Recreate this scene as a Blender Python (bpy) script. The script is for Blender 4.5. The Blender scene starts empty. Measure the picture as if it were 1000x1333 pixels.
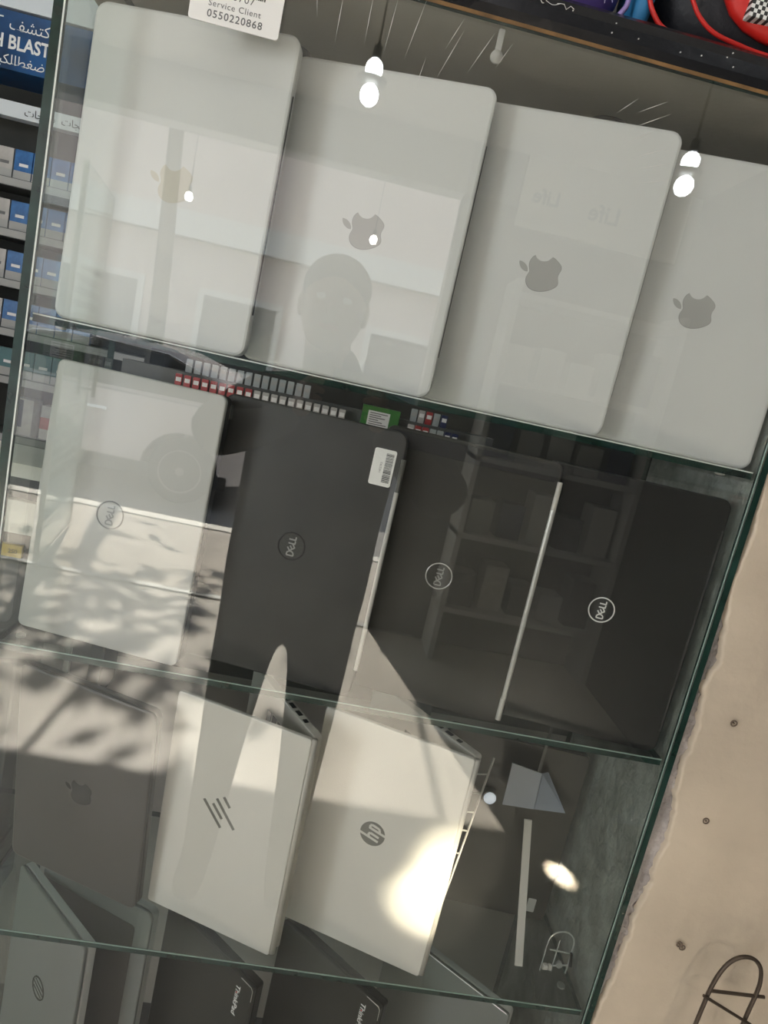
import bpy, bmesh, math, random
from mathutils import Vector, Matrix
random.seed(7)
S = bpy.context.scene
COL = S.collection
R = math.radians

# ------------------------------------------------------------------ camera
cam_d = bpy.data.cameras.new('camera')
cam = bpy.data.objects.new('camera', cam_d); COL.objects.link(cam)
cam_d.sensor_fit = 'VERTICAL'; cam_d.sensor_height = 24.0
cam_d.lens = 24.0 * 900.0 / 1333.0
cam_d.clip_start = 0.02
rot = Matrix(((0.9752, -0.2003, -0.0938), (-0.0544, 0.1939, -0.9795), (0.2144, 0.9603, 0.1782)))
cam.matrix_world = Matrix.Translation((0, -0.726, 1.5)) @ rot.to_4x4()
S.camera = cam

# ------------------------------------------------------------------ world, sun, lamps, exposure
w = bpy.data.worlds.new('world'); S.world = w; w.use_nodes = True
w.node_tree.nodes['Background'].inputs[0].default_value = (0.76, 0.86, 1.0, 1)
w.node_tree.nodes['Background'].inputs[1].default_value = 6.0
def lamp(name, typ, loc, rot, energy, color=(1, 1, 1), **kw):
    d = bpy.data.lights.new(name, typ); d.energy = energy; d.color = color
    for k, v in kw.items(): setattr(d, k, v)
    o = bpy.data.objects.new(name, d); COL.objects.link(o)
    o.location = loc; o.rotation_euler = rot
    return o
lamp('sun', 'SUN', (0, -8, 8), (R(41), 0, R(-14)), 42.0, (1.0, 0.93, 0.82), angle=R(0.6))
lamp('ceiling_fill', 'AREA', (-0.5, -1.15, 2.86), (R(18), 0, 0), 12, (1.0, 0.97, 0.92), shape='RECTANGLE', size=2.6, size_y=0.5)  # unseen fill light added under the ceiling
lamp('rear_fill', 'AREA', (-1.2, 1.2, 2.86), (0, 0, 0), 9, (0.9, 0.97, 1.0), shape='RECTANGLE', size=1.2, size_y=0.3)  # second unseen fill, added for the goods at the rear
lamp('left_key_light', 'AREA', (-2.52, -1.9, 1.6), (R(90), 0, R(-63)), 92, (0.92, 0.96, 1.0), shape='RECTANGLE', size=1.2, size_y=1.2)  # area light added on the left for the key direction
# unseen spot lamps added inside the shop to cast bright patches
def glint(name, frm, to, energy, size, blend=0.55):
    v = Vector(to) - Vector(frm)
    o = lamp(name, 'SPOT', frm, v.to_track_quat('-Z', 'Y').to_euler(), energy, (1.0, 0.88, 0.68), spot_size=size, spot_blend=blend, shadow_soft_size=0.012)
    return o
glint('patch_spot', (1.15, -2.7, 1.7), (0.254, 0.03, 0.962), 1500, R(2.0))
glint('patch_spot', (1.12, -2.7, 1.68), (0.247, 0.03, 0.926), 1500, R(2.0))
glint('patch_spot', (1.09, -2.7, 1.66), (0.237, 0.03, 0.888), 1900, R(2.1))
glint('patch_spot', (0.4, -3.3, 2.3), (1.07, -1.345, 0.0), 60000, R(1.9))
glint('patch_spot', (1.0, -2.5, 1.9), (0.525, 0.0, 0.845), 55, R(15), 1.0)
S.cycles.sample_clamp_indirect = 80
S.view_settings.view_transform = 'Standard'; S.view_settings.look = 'None'
S.view_settings.gamma = 1.0; S.view_settings.use_curve_mapping = False
S.view_settings.exposure = -0.8

# ------------------------------------------------------------------ materials
MATS = {}
def mat(name, col, rough=0.5, metal=0.0, spec=0.5, noise=0, nscale=20, bump=0, bscale=200, emit=None, estr=0, coat=0.0, stretch=None):
    m = bpy.data.materials.new(name); m.use_nodes = True
    nt = m.node_tree; b = nt.nodes['Principled BSDF']
    b.inputs['Base Color'].default_value = (*col, 1); b.inputs['Roughness'].default_value = rough
    b.inputs['Metallic'].default_value = metal; b.inputs['Specular IOR Level'].default_value = spec
    b.inputs['Coat Weight'].default_value = coat
    if noise or bump:
        tc = nt.nodes.new('ShaderNodeTexCoord'); src = tc.outputs['Object']
        if stretch:
            mp = nt.nodes.new('ShaderNodeMapping'); mp.inputs['Scale'].default_value = stretch
            nt.links.new(src, mp.inputs[0]); src = mp.outputs[0]
    if noise:
        n = nt.nodes.new('ShaderNodeTexNoise'); n.inputs['Scale'].default_value = nscale; n.inputs['Detail'].default_value = 6
        nt.links.new(src, n.inputs['Vector'])
        r = nt.nodes.new('ShaderNodeValToRGB')
        r.color_ramp.elements[0].position = 0.3; r.color_ramp.elements[1].position = 0.72
        r.color_ramp.elements[0].color = (*[c * (1 - noise) for c in col], 1)
        r.color_ramp.elements[1].color = (*[min(1, c * (1 + noise)) for c in col], 1)
        nt.links.new(n.outputs['Fac'], r.inputs[0]); nt.links.new(r.outputs[0], b.inputs['Base Color'])
    if bump:
        n2 = nt.nodes.new('ShaderNodeTexNoise'); n2.inputs['Scale'].default_value = bscale; n2.inputs['Detail'].default_value = 5
        nt.links.new(src, n2.inputs['Vector'])
        bp = nt.nodes.new('ShaderNodeBump'); bp.inputs['Strength'].default_value = bump; bp.inputs['Distance'].default_value = 0.01
        nt.links.new(n2.outputs['Fac'], bp.inputs['Height']); nt.links.new(bp.outputs[0], b.inputs['Normal'])
    if emit:
        b.inputs['Emission Color'].default_value = (*emit, 1); b.inputs['Emission Strength'].default_value = estr
    MATS[name] = m
    return m
def glass(name, tint, f0=0.04, dust=0.0, dustcol=(0.8, 0.8, 0.76)):
    """clear sheet glass: straight-through view, Schlick mirror and a thin film of dust"""
    m = bpy.data.materials.new(name); m.use_nodes = True
    nt = m.node_tree; nt.nodes.clear()
    out = nt.nodes.new('ShaderNodeOutputMaterial')
    tr = nt.nodes.new('ShaderNodeBsdfTransparent'); tr.inputs[0].default_value = (*tint, 1)
    gl = nt.nodes.new('ShaderNodeBsdfGlossy'); gl.inputs['Roughness'].default_value = 0.0
    lw = nt.nodes.new('ShaderNodeLayerWeight'); lw.inputs[0].default_value = 0.5
    p = nt.nodes.new('ShaderNodeMath'); p.operation = 'POWER'; p.inputs[1].default_value = 5
    ma = nt.nodes.new('ShaderNodeMath'); ma.operation = 'MULTIPLY_ADD'; ma.inputs[1].default_value = 1 - f0; ma.inputs[2].default_value = f0
    nt.links.new(lw.outputs['Facing'], p.inputs[0]); nt.links.new(p.outputs[0], ma.inputs[0])
    base = tr.outputs[0]
    if dust:
        df = nt.nodes.new('ShaderNodeBsdfDiffuse'); df.inputs[0].default_value = (*dustcol, 1)
        tc = nt.nodes.new('ShaderNodeTexCoord')
        n = nt.nodes.new('ShaderNodeTexNoise'); n.inputs['Scale'].default_value = 6; n.inputs['Detail'].default_value = 8; n.inputs['Distortion'].default_value = 1.2
        nt.links.new(tc.outputs['Object'], n.inputs['Vector'])
        mm = nt.nodes.new('ShaderNodeMath'); mm.operation = 'MULTIPLY'; mm.inputs[1].default_value = dust * 2
        nt.links.new(n.outputs['Fac'], mm.inputs[0])
        mx0 = nt.nodes.new('ShaderNodeMixShader'); nt.links.new(mm.outputs[0], mx0.inputs[0])
        nt.links.new(tr.outputs[0], mx0.inputs[1]); nt.links.new(df.outputs[0], mx0.inputs[2]); base = mx0.outputs[0]
    mx = nt.nodes.new('ShaderNodeMixShader')
    nt.links.new(ma.outputs[0], mx.inputs[0]); nt.links.new(base, mx.inputs[1]); nt.links.new(gl.outputs[0], mx.inputs[2])
    nt.links.new(mx.outputs[0], out.inputs[0])
    MATS[name] = m
    return m
glass('pane_glass', (0.985, 0.995, 0.988), 0.065, 0.004)
glass('side_glass', (0.93, 0.97, 0.945), 0.05, 0.02)
glass('shelf_glass', (0.92, 0.96, 0.94), 0.045, 0.012, (0.7, 0.78, 0.74))
glass('door_glass', (0.93, 0.96, 0.95), 0.06, 0.02)
mat('glass_edge', (0.012, 0.036, 0.028), 0.18, spec=0.6, noise=0.5, nscale=30)
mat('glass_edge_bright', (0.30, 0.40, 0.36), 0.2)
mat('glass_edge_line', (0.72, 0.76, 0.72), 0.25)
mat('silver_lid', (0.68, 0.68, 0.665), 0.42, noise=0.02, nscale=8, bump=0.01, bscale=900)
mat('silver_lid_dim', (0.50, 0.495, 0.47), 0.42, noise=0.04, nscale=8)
mat('lid_grey', (0.20, 0.205, 0.195), 0.4, noise=0.05, nscale=8)
mat('silver_side', (0.55, 0.55, 0.54), 0.4)
mat('fruit_grey', (0.43, 0.42, 0.40), 0.32)
mat('fruit_edge', (0.30, 0.30, 0.29), 0.35)
mat('fruit_pale', (0.62, 0.59, 0.51), 0.3)
mat('space_grey', (0.080, 0.071, 0.061), 0.38, noise=0.05, nscale=6)
mat('space_grey_logo', (0.035, 0.032, 0.029), 0.25)
mat('warm_silver', (0.72, 0.69, 0.635), 0.36, noise=0.02, nscale=6)
mat('warm_silver_side', (0.58, 0.55, 0.50), 0.36)
mat('badge_grey', (0.20, 0.19, 0.165), 0.3)
mat('charcoal', (0.035, 0.034, 0.031), 0.42, noise=0.25, nscale=12, bump=0.03, bscale=500)
mat('black_lid', (0.010, 0.010, 0.010), 0.28, noise=0.3, nscale=10)
mat('brown_black', (0.035, 0.033, 0.027), 0.35, noise=0.2, nscale=9)
mat('black_plastic', (0.012, 0.012, 0.012), 0.4)
mat('hinge_silver', (0.60, 0.585, 0.545), 0.3, metal=0.3)
mat('hinge_dark', (0.10, 0.10, 0.09), 0.35)
mat('ring_chrome', (0.62, 0.62, 0.60), 0.2, metal=0.6)
mat('ring_dark', (0.045, 0.045, 0.042), 0.2)
mat('ring_grey', (0.30, 0.30, 0.29), 0.3)
mat('emblem_white', (0.85, 0.85, 0.83), 0.4)
mat('paper', (0.88, 0.87, 0.84), 0.7)
mat('paper_warm', (0.80, 0.74, 0.68), 0.7)
mat('ink', (0.03, 0.03, 0.03), 0.7)
mat('ink_grey', (0.16, 0.16, 0.16), 0.7)
mat('board_face', (0.285, 0.265, 0.225), 0.75, noise=0.12, nscale=5, bump=0.05, bscale=120)
mat('board_black', (0.010, 0.011, 0.014), 0.22, bump=0.04, bscale=60)
mat('ochre', (0.20, 0.105, 0.035), 0.6, noise=0.4, nscale=40)
mat('scratch', (0.72, 0.71, 0.68), 0.6)
mat('latch', (0.50, 0.49, 0.46), 0.4)
mat('plaster', (0.60, 0.51, 0.40), 0.55, noise=0.14, nscale=5, bump=0.22, bscale=26)
mat('mortar', (0.40, 0.365, 0.35), 0.95, noise=0.35, nscale=26, bump=1.0, bscale=60)
mat('plaster_hole', (0.16, 0.12, 0.09), 0.9)
mat('rod', (0.085, 0.065, 0.05), 0.4, metal=0.5)
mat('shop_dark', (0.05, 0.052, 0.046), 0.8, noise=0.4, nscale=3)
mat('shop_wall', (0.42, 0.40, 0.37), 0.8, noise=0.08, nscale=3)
mat('ceiling', (0.55, 0.54, 0.51), 0.85)
mat('tile', (0.50, 0.465, 0.41), 0.35, noise=0.18, nscale=2.5)
mat('pavement', (0.42, 0.38, 0.33), 0.85, noise=0.2, nscale=4, bump=0.3, bscale=30)
mat('asphalt', (0.20, 0.19, 0.18), 0.9, noise=0.15, nscale=5)
mat('facade', (0.62, 0.50, 0.43), 0.85, noise=0.08, nscale=1)
mat('facade_pale', (0.70, 0.67, 0.60), 0.85, noise=0.06, nscale=1)
mat('window_dark', (0.03, 0.035, 0.04), 0.1)
mat('car_paint', (0.66, 0.60, 0.58), 0.25, coat=0.6)
mat('car_glass', (0.015, 0.018, 0.02), 0.06, spec=0.8)
mat('tyre', (0.02, 0.02, 0.02), 0.7)
mat('alloy', (0.42, 0.41, 0.40), 0.3, metal=0.7)
mat('chrome', (0.75, 0.72, 0.68), 0.12, metal=1)
mat('frost', (0.80, 0.86, 0.82), 0.8)
mat('alu', (0.45, 0.46, 0.45), 0.35, metal=0.7)
mat('jacket', (0.028, 0.027, 0.024), 0.85, noise=0.3, nscale=6, bump=0.3, bscale=14)
mat('trousers', (0.03, 0.032, 0.04), 0.85)
mat('skin', (0.42, 0.26, 0.18), 0.5)
mat('hair', (0.012, 0.010, 0.009), 0.55)
mat('eye_white', (0.8, 0.8, 0.78), 0.3)
mat('phone', (0.02, 0.02, 0.022), 0.15)
mat('bulb_on', (1, 1, 1), 0.4, emit=(0.93, 0.97, 1.0), estr=60)
mat('bulb_dim', (1, 1, 1), 0.4, emit=(1.0, 0.97, 0.9), estr=24)
mat('disc_glow', (0.8, 0.85, 0.95), 0.4, emit=(0.85, 0.92, 1.0), estr=0.75)
mat('bulb_base', (0.55, 0.56, 0.56), 0.35)
mat('sign_blue', (0.006, 0.07, 0.21), 0.3, noise=0.7, nscale=5)
mat('sign_white', (0.72, 0.76, 0.78), 0.5)
mat('strip_grey', (0.42, 0.42, 0.40), 0.5)
mat('shelf_grey', (0.10, 0.105, 0.10), 0.5)
mat('pack_blue', (0.045, 0.16, 0.40), 0.22, noise=0.35, nscale=30)
mat('pack_white', (0.52, 0.50, 0.47), 0.25, noise=0.15, nscale=30)
mat('pack_red', (0.42, 0.045, 0.045), 0.3, noise=0.3, nscale=60)
mat('pack_green', (0.06, 0.22, 0.05), 0.35)
mat('pack_navy', (0.02, 0.03, 0.10), 0.3)
mat('pack_pale', (0.42, 0.46, 0.46), 0.15)
mat('teal', (0.05, 0.16, 0.17), 0.3)
mat('yellow', (0.60, 0.42, 0.05), 0.6)
mat('white_box', (0.78, 0.76, 0.70), 0.6)
mat('bag_purple', (0.075, 0.045, 0.20), 0.6)
mat('lavender', (0.33, 0.25, 0.55), 0.5)
mat('scribble', (0.30, 0.25, 0.42), 0.6)
mat('bag_blue', (0.03, 0.20, 0.42), 0.6)
mat('bag_black', (0.010, 0.011, 0.016), 0.6, bump=0.15, bscale=120)
mat('bag_red', (0.62, 0.02, 0.015), 0.45)
mat('stool_white', (0.75, 0.73, 0.67), 0.5)
mat('goods_dark', (0.05, 0.05, 0.055), 0.5)
mat('sleeve', (0.24, 0.27, 0.33), 0.25)
mat('clear_wire', (0.52, 0.54, 0.52), 0.15, metal=0.5)
mat('leaf', (0.06, 0.10, 0.03), 0.6)
mat('life_blue', (0.25, 0.30, 0.36), 0.5)

# ------------------------------------------------------------------ mesh helpers
class MB:
    def __init__(s): s.bm = bmesh.new(); s.mi = 0
    def face(s, vs):
        f = s.bm.faces.new(vs); f.material_index = s.mi; return f
    def box(s, lo, hi, M=None):
        v = [s.bm.verts.new((x, y, z)) for x in (lo[0], hi[0]) for y in (lo[1], hi[1]) for z in (lo[2], hi[2])]
        for q in ((0, 1, 3, 2), (4, 6, 7, 5), (0, 4, 5, 1), (2, 3, 7, 6), (0, 2, 6, 4), (1, 5, 7, 3)): s.face([v[i] for i in q])
        if M is not None: bmesh.ops.transform(s.bm, matrix=M, verts=v)
        return v
    def rings(s, loops, cap=True, closed=True):
        L = [[s.bm.verts.new(p) for p in l] for l in loops]
        n = len(L[0])
        for a, b in zip(L, L[1:]):
            for i in range(n if closed else n - 1):
                j = (i + 1) % n
                s.face([a[i], a[j], b[j], b[i]])
        if cap:
            s.face(list(reversed(L[0]))); s.face(L[-1])
        return L
    def slab(s, x0, x1, z0, z1, y0, y1, r=0.01, bev=0.0015, seg=6, bs=2):
        """rounded rectangle in xz, thickness along y, softened rims"""
        def loop(inset, y):
            pts = []
            rr = max(r - inset, 0.0004)
            for cx_, cz_, a0 in ((x1 - r, z1 - r, 0), (x0 + r, z1 - r, 90), (x0 + r, z0 + r, 180), (x1 - r, z0 + r, 270)):
                for k in range(seg + 1):
                    a = R(a0 + 90 * k / seg); pts.append((cx_ + rr * math.cos(a), y, cz_ + rr * math.sin(a)))
            return pts
        lp = []
        for k in range(bs + 1):
            a = R(90 * k / bs); lp.append(loop(bev * (1 - math.sin(a)), y0 + bev * (1 - math.cos(a))))
        for k in range(bs + 1):
            a = R(90 * k / bs); lp.append(loop(bev * (1 - math.cos(a)), y1 - bev * (1 - math.sin(a))))
        s.rings(lp)
    def tube(s, pts, r, n=8, closed=False, cap=True):
        P = [Vector(p) for p in pts]; m = len(P); loops = []
        up = None
        for i, p in enumerate(P):
            t = (P[(i + 1) % m] - P[i - 1]) if closed else (P[min(i + 1, m - 1)] - P[max(i - 1, 0)])
            t.normalize()
            if up is None: up = t.orthogonal().normalized()
            up = (up - t * up.dot(t)); up = up.normalized() if up.length > 1e-6 else t.orthogonal().normalized()
            b = t.cross(up); rr = r[i] if isinstance(r, (list, tuple)) else r
            loops.append([p + (up * math.cos(2 * math.pi * k / n) + b * math.sin(2 * math.pi * k / n)) * rr for k in range(n)])
        if closed: loops.append(loops[0]); cap = False
        s.rings(loops, cap=cap)
    def lathe(s, prof, c, n=20, axis='z'):
        loops = []
        for rr, h in prof:
            l = []
            for k in range(n):
                a = 2 * math.pi * k / n; u, v = max(rr, 1e-5) * math.cos(a), max(rr, 1e-5) * math.sin(a)
                l.append({'z': (c[0] + u, c[1] + v, c[2] + h), 'y': (c[0] + u, c[1] + h, c[2] + v), 'x': (c[0] + h, c[1] + u, c[2] + v)}[axis])
            loops.append(l)
        s.rings(loops)
    def prism(s, poly, f, d0, d1):
        """poly of (u,v), f(u,v,d) -> point"""
        s.rings([[f(u, v, d0) for u, v in poly], [f(u, v, d1) for u, v in poly]])
    def ellipsoid(s, c, r, nu=20, nv=12, e=1.0):
        def sp(x): return math.copysign(abs(x) ** e, x)
        loops = []
        for i in range(nv + 1):
            t = math.pi * (i / nv - 0.5)
            ct, st = max(math.cos(t), 0.02), math.sin(t)
            loops.append([(c[0] + r[0] * sp(ct) * sp(math.cos(2 * math.pi * k / nu)), c[1] + r[1] * sp(ct) * sp(math.sin(2 * math.pi * k / nu)), c[2] + r[2] * sp(st)) for k in range(nu)])
        s.rings(loops)
    def build(s, name, m, parent=None, smooth=False, mats=None):
        me = bpy.data.meshes.new(name)
        bmesh.ops.recalc_face_normals(s.bm, faces=s.bm.faces)
        s.bm.to_mesh(me); s.bm.free()
        for mm in (mats or [m]): me.materials.append(MATS[mm])
        if smooth:
            for p in me.polygons: p.use_smooth = True
        o = bpy.data.objects.new(name, me); COL.objects.link(o)
        if parent is not None: o.parent = parent
        return o
def tag(o, label=None, cat=None, group=None, kind=None):
    if label: o['label'] = label
    if cat: o['category'] = cat
    if group: o['group'] = group
    if kind: o['kind'] = kind
    return o
def thing(name, label, cat, loc=(0, 0, 0), rot=(0, 0, 0), group=None):
    o = bpy.data.objects.new(name, None); COL.objects.link(o); o.empty_display_size = 0.05
    o.location = loc; o.rotation_euler = rot
    return tag(o, label, cat, group)
def copy_tree(o, parent=None):
    c = o.copy(); COL.objects.link(c); c.parent = parent
    for ch in list(o.children): copy_tree(ch, c)
    return c
def solid(name, m, lo, hi, parent=None, mats=None):
    b = MB(); b.box(lo, hi); return b.build(name, m, parent, mats=mats)
def text(name, body, size, m, f, parent, depth=0.0002, align='LEFT', shear=0, bold=0, label=None, space=1.0):
    """flat lettering; f maps (u,v,d) to parent space"""
    c = bpy.data.curves.new(name, 'FONT'); c.body = body; c.size = size; c.align_x = align; c.shear = shear; c.offset = bold
    c.space_character = space
    c.resolution_u = 3
    t = bpy.data.objects.new(name, c); COL.objects.link(t)
    dg = bpy.context.evaluated_depsgraph_get()
    me = bpy.data.meshes.new_from_object(t.evaluated_get(dg))
    bpy.data.objects.remove(t); bpy.data.curves.remove(c)
    me.name = name
    for v in me.vertices: v.co = f(v.co.x, v.co.y, depth)
    me.materials.clear(); me.materials.append(MATS[m])
    o = bpy.data.objects.new(name, me); COL.objects.link(o); o.parent = parent
    if label: o['label'] = label
    return o
def smooth_path(p, n=6):
    P = [Vector(q) for q in p]; out = []
    for i in range(len(P) - 1):
        a, b_, c, d = P[max(i - 1, 0)], P[i], P[i + 1], P[min(i + 2, len(P) - 1)]
        for k in range(n):
            t = k / n
            out.append(0.5 * (2 * b_ + (c - a) * t + (2 * a - 5 * b_ + 4 * c - d) * t * t + (3 * b_ - a - 3 * c + d) * t ** 3))
    return out + [P[-1]]
def strokes(b, lines, wd, f, d0, d1):
    """straight pen strokes (list of point pairs) with square ends"""
    for (ax, ay), (bx, by) in lines:
        dx, dy = bx - ax, by - ay; l = math.hypot(dx, dy) or 1
        nx, ny = -dy / l * wd / 2, dx / l * wd / 2
        b.prism([(ax + nx, ay + ny), (ax - nx, ay - ny), (bx - nx, by - ny), (bx + nx, by + ny)], f, d0, d1)

# ================================================================== the setting
def struct(o): o['kind'] = 'structure'; return o
struct(solid('floor', 'tile', (-2.6, -3.4, -0.1), (1.8, 2.4, 0)))
struct(solid('ceiling', 'ceiling', (-2.6, -3.5, 2.9), (1.8, 2.4, 3.0)))
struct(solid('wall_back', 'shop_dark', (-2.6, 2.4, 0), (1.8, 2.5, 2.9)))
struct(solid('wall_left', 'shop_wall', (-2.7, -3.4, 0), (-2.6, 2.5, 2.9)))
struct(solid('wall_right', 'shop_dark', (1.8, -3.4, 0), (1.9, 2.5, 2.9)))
win = struct(solid('added_window', 'sign_white', (-2.6, -2.6, 0.85), (-2.575, -1.2, 2.25)))  # unseen window added to go with the left area light
solid('pane', 'emblem_white', (-2.575, -2.5, 0.95), (-2.57, -1.3, 2.15), win)
wf = struct(solid('wall_front', 'shop_dark', (0.45, -3.55, 0), (1.8, -3.4, 2.9)))
struct(solid('trim_1', 'alu', (-2.6, -3.55, 2.62), (0.75, -3.4, 2.9)))
struct(solid('trim_2', 'alu', (-2.6, -3.45, 0.0), (0.75, -3.40, 0.012)))
struct(solid('pavement', 'pavement', (-9, -5.1, -0.12), (9, -3.4, -0.01)))
struct(solid('kerb', 'facade_pale', (-9, -5.25, -0.14), (9, -5.1, 0.0)))
struct(solid('road', 'asphalt', (-14, -13, -0.3), (14, -5.25, -0.14)))
# building across the street
fac = MB(); fac.box((-12, -13.4, -0.3), (12, -13, 7.0)); fac = struct(fac.build('wall_street', 'facade'))
for i, x in enumerate((-8.2, -5.6, -3.0, 0.2, 3.2, 6.2)):
    f = MB(); f.box((x, -13.02, 1.0), (x + 1.6, -12.95, 2.5)); fr = f.build('window_frame', 'facade_pale', fac)
    p = MB(); p.box((x + 0.12, -12.96, 1.12), (x + 1.48, -12.93, 2.38)); p.build('pane', 'window_dark', fr)
solid('band', 'facade_pale', (-12, -12.99, 3.3), (12, -12.7, 3.75), fac)

# plaster wall on the right: proud beige skin with a broken edge over rough mortar
edge = [(0.30, 0.462), (0.70, 0.468), (0.778, 0.472), (0.817, 0.476), (0.846, 0.481), (0.875, 0.480), (0.91, 0.483), (0.942, 0.481), (0.965, 0.487), (0.986, 0.488),
        (1.012, 0.486), (1.040, 0.4915), (1.06, 0.490), (1.081, 0.4885), (1.10, 0.484), (1.141, 0.4795), (1.165, 0.483), (1.191, 0.4835), (1.22, 0.479), (1.248, 0.4745), (1.262, 0.481), (1.278, 0.4835),
        (1.305, 0.479), (1.333, 0.475), (1.35, 0.471), (1.368, 0.4685), (1.40, 0.472), (1.432, 0.4745), (1.474, 0.4695), (1.51, 0.464), (1.54, 0.4605), (1.62, 0.466), (1.75, 0.463), (1.86, 0.466), (2.4, 0.468), (2.89, 0.468)]
def jag(z):
    for (a, xa), (b, xb) in zip(edge, edge[1:]):
        if z <= b: t = max(0, (z - a) / (b - a)); return xa + (xb - xa) * t
    return edge[-1][1]
from mathutils import noise as mn
b = MB()
nz = 420; xs = [0, 0.001, 0.0025, 0.005, 0.010, 0.02, 0.04, 0.07, 0.11, 0.16, 0.22, 0.30, 0.5]
grid = []
for i in range(nz + 1):
    z = 0.30 + (2.0 - 0.30) * i / nz
    e = jag(z) + 0.0034 * mn.noise((z * 90, 0, 0)) + 0.0020 * mn.noise((z * 310, 3, 0))
    row = []
    for k, dx in enumerate(xs):
        x = e + dx
        y = -0.0035 + 0.0035 * mn.noise((x * 9, z * 9, 1.7)) * min(1, dx * 30) + 0.0008 * mn.noise((x * 60, z * 60, 5))
        if k == 0: y = 0.004
        if k == 1: y += 0.002
        row.append(b.bm.verts.new((x, y, z)))
    grid.append(row)
for a, c in zip(grid, grid[1:]):
    for k in range(len(xs) - 1): b.face([a[k], a[k + 1], c[k + 1], c[k]])
pl = struct(b.build('wall_plaster', 'plaster', smooth=True))
b = MB()
nx_ = 22; g2 = []
for i in range(nz + 1):
    z = 0.30 + (2.0 - 0.30) * i / nz; row = []
    for k in range(nx_ + 1):
        x = 0.4685 + 0.035 * k / nx_
        y = 0.0055 + 0.0045 * mn.noise((x * 120, z * 120, 2)) + 0.003 * mn.noise((x * 320, z * 320, 9)) - 0.003 * k / nx_
        row.append(b.bm.verts.new((x, y, z)))
    g2.append(row)
for a, c in zip(g2, g2[1:]):
    for k in range(nx_): b.face([a[k], a[k + 1], c[k + 1], c[k]])
b.build('mortar_band', 'mortar', pl, smooth=True)
solid('masonry', 'mortar', (0.4695, 0.014, 0.0), (0.98, 0.29, 2.89), pl)
# plugged holes in the plaster
for x, z in ((0.523, 1.207), (0.529, 1.079), (0.548, 0.908), (0.553, 0.904)):
    h = MB(); n = 14
    h.tube([(x + 0.0035 * math.cos(2 * math.pi * k / n), -0.0065, z + 0.0035 * math.sin(2 * math.pi * k / n)) for k in range(n)], 0.0009, 5, closed=True)
    h.lathe([(0.0, -0.001), (0.0012, 0), (0.0012, 0.003)], (x, -0.0068, z), 8, 'y')
    h.build('wall_plug', 'plaster_hole', pl)

# ================================================================== the display cabinet
XL, XR, CB = -0.317, 0.460, 0.27
Z1, Z2, Z3, Z4 = 1.4935, 1.1415, 0.782, 0.42
ZB = 1.851
cab = thing('display_cabinet', 'tall glass display cabinet with green edged shelves and a black topped board', 'cabinet', (0, 0, 0))
def pane(name, lo, hi, faces_axis, gm, parent, edges='glass_edge'):
    b = MB(); b.box(lo, hi); b.bm.faces.ensure_lookup_table()
    b.bm.normal_update()
    for f in b.bm.faces:
        f.material_index = 0 if abs(f.normal[faces_axis]) > 0.9 else 1
    return b.build(name, None, parent, mats=[gm, edges])
front = pane('front_pane', (XL + 0.001, -0.006, Z4), (XR - 0.001, 0.0, ZB - 0.0005), 1, 'pane_glass', cab)
pane('side_pane', (XL - 0.009, -0.0065, Z4), (XL, CB, ZB - 0.0005), 0, 'side_glass', cab)
sp = pane('side_pane', (XR, -0.0065, Z4), (XR + 0.0075, CB, ZB - 0.0005), 0, 'side_glass', cab)
solid('edge_highlight', 'glass_edge_line', (XL, -0.0068, Z4), (XL + 0.0016, -0.0062, ZB - 0.001), cab)  # white highlight on the pane edge, painted as a strip
solid('edge_highlight', 'glass_edge_bright', (XR - 0.0030, -0.0068, Z4), (XR - 0.0018, -0.0062, ZB - 0.001), cab)
for z in (Z1, Z2, Z3):
    s = pane('glass_shelf', (XL + 0.001, 0.006, z - 0.0085), (XR - 0.001, CB - 0.01, z), 2, 'shelf_glass', cab)
    l = MB(); l.box((XL + 0.001, 0.0052, z - 0.0016), (XR - 0.001, 0.0062, z - 0.0002)); l.build('rim_line', 'glass_edge_line' if z == Z1 else 'glass_edge_bright', s)  # thin paler strip along the shelf front
    for x in (XL + 0.012, XR - 0.012):
        for y in (0.05, CB - 0.05):
            k = MB(); k.lathe([(0.002, -0.012), (0.0055, -0.011), (0.0055, -0.0085)], (x, y, z), 12); k.build('shelf_peg', 'latch', s, smooth=True)
solid('bottom_board', 'goods_dark', (XL - 0.009, -0.0065, Z4 - 0.03), (XR + 0.0075, CB, Z4), cab)
solid('plinth', 'shop_dark', (XL, 0.0, 0.0), (XR, CB, Z4 - 0.03), cab)
b = MB(); b.box((XL - 0.05, 0.0, ZB), (XR + 0.0075, CB + 0.03, ZB + 0.033)); tb = b.build('top_board', 'board_face', cab)
# rounded black edging and cover over the board
b = MB()
prof = [(0.0, ZB + 0.001), (-0.006, ZB + 0.003), (-0.010, ZB + 0.010), (-0.0115, ZB + 0.020), (-0.009, ZB + 0.029), (-0.003, ZB + 0.0345), (0.01, ZB + 0.036), (CB + 0.03, ZB + 0.036), (CB + 0.03, ZB + 0.0335), (0.0, ZB + 0.0335)]
b.rings([[(x, y, z) for y, z in prof] for x in (XL - 0.05, XR + 0.0075)])
cover = b.build('black_edging', 'board_black', cab, smooth=False)
solid('raw_edge', 'ochre', (XL - 0.05, -0.0063, ZB - 0.0004), (XR + 0.0075, 0.0, ZB + 0.003), cab)
b = MB(); rr = random.Random(3)
for x0 in (0.045, 0.062, 0.085, 0.098, 0.112, 0.123):
    p = [(x0, -0.0116, ZB + 0.024)]
    for k in range(5): p.append((p[-1][0] + rr.uniform(0.001, 0.004), -0.0117, ZB + 0.0225 + rr.uniform(-0.002, 0.0025)))
    b.tube(p, 0.00028, 4)
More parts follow.
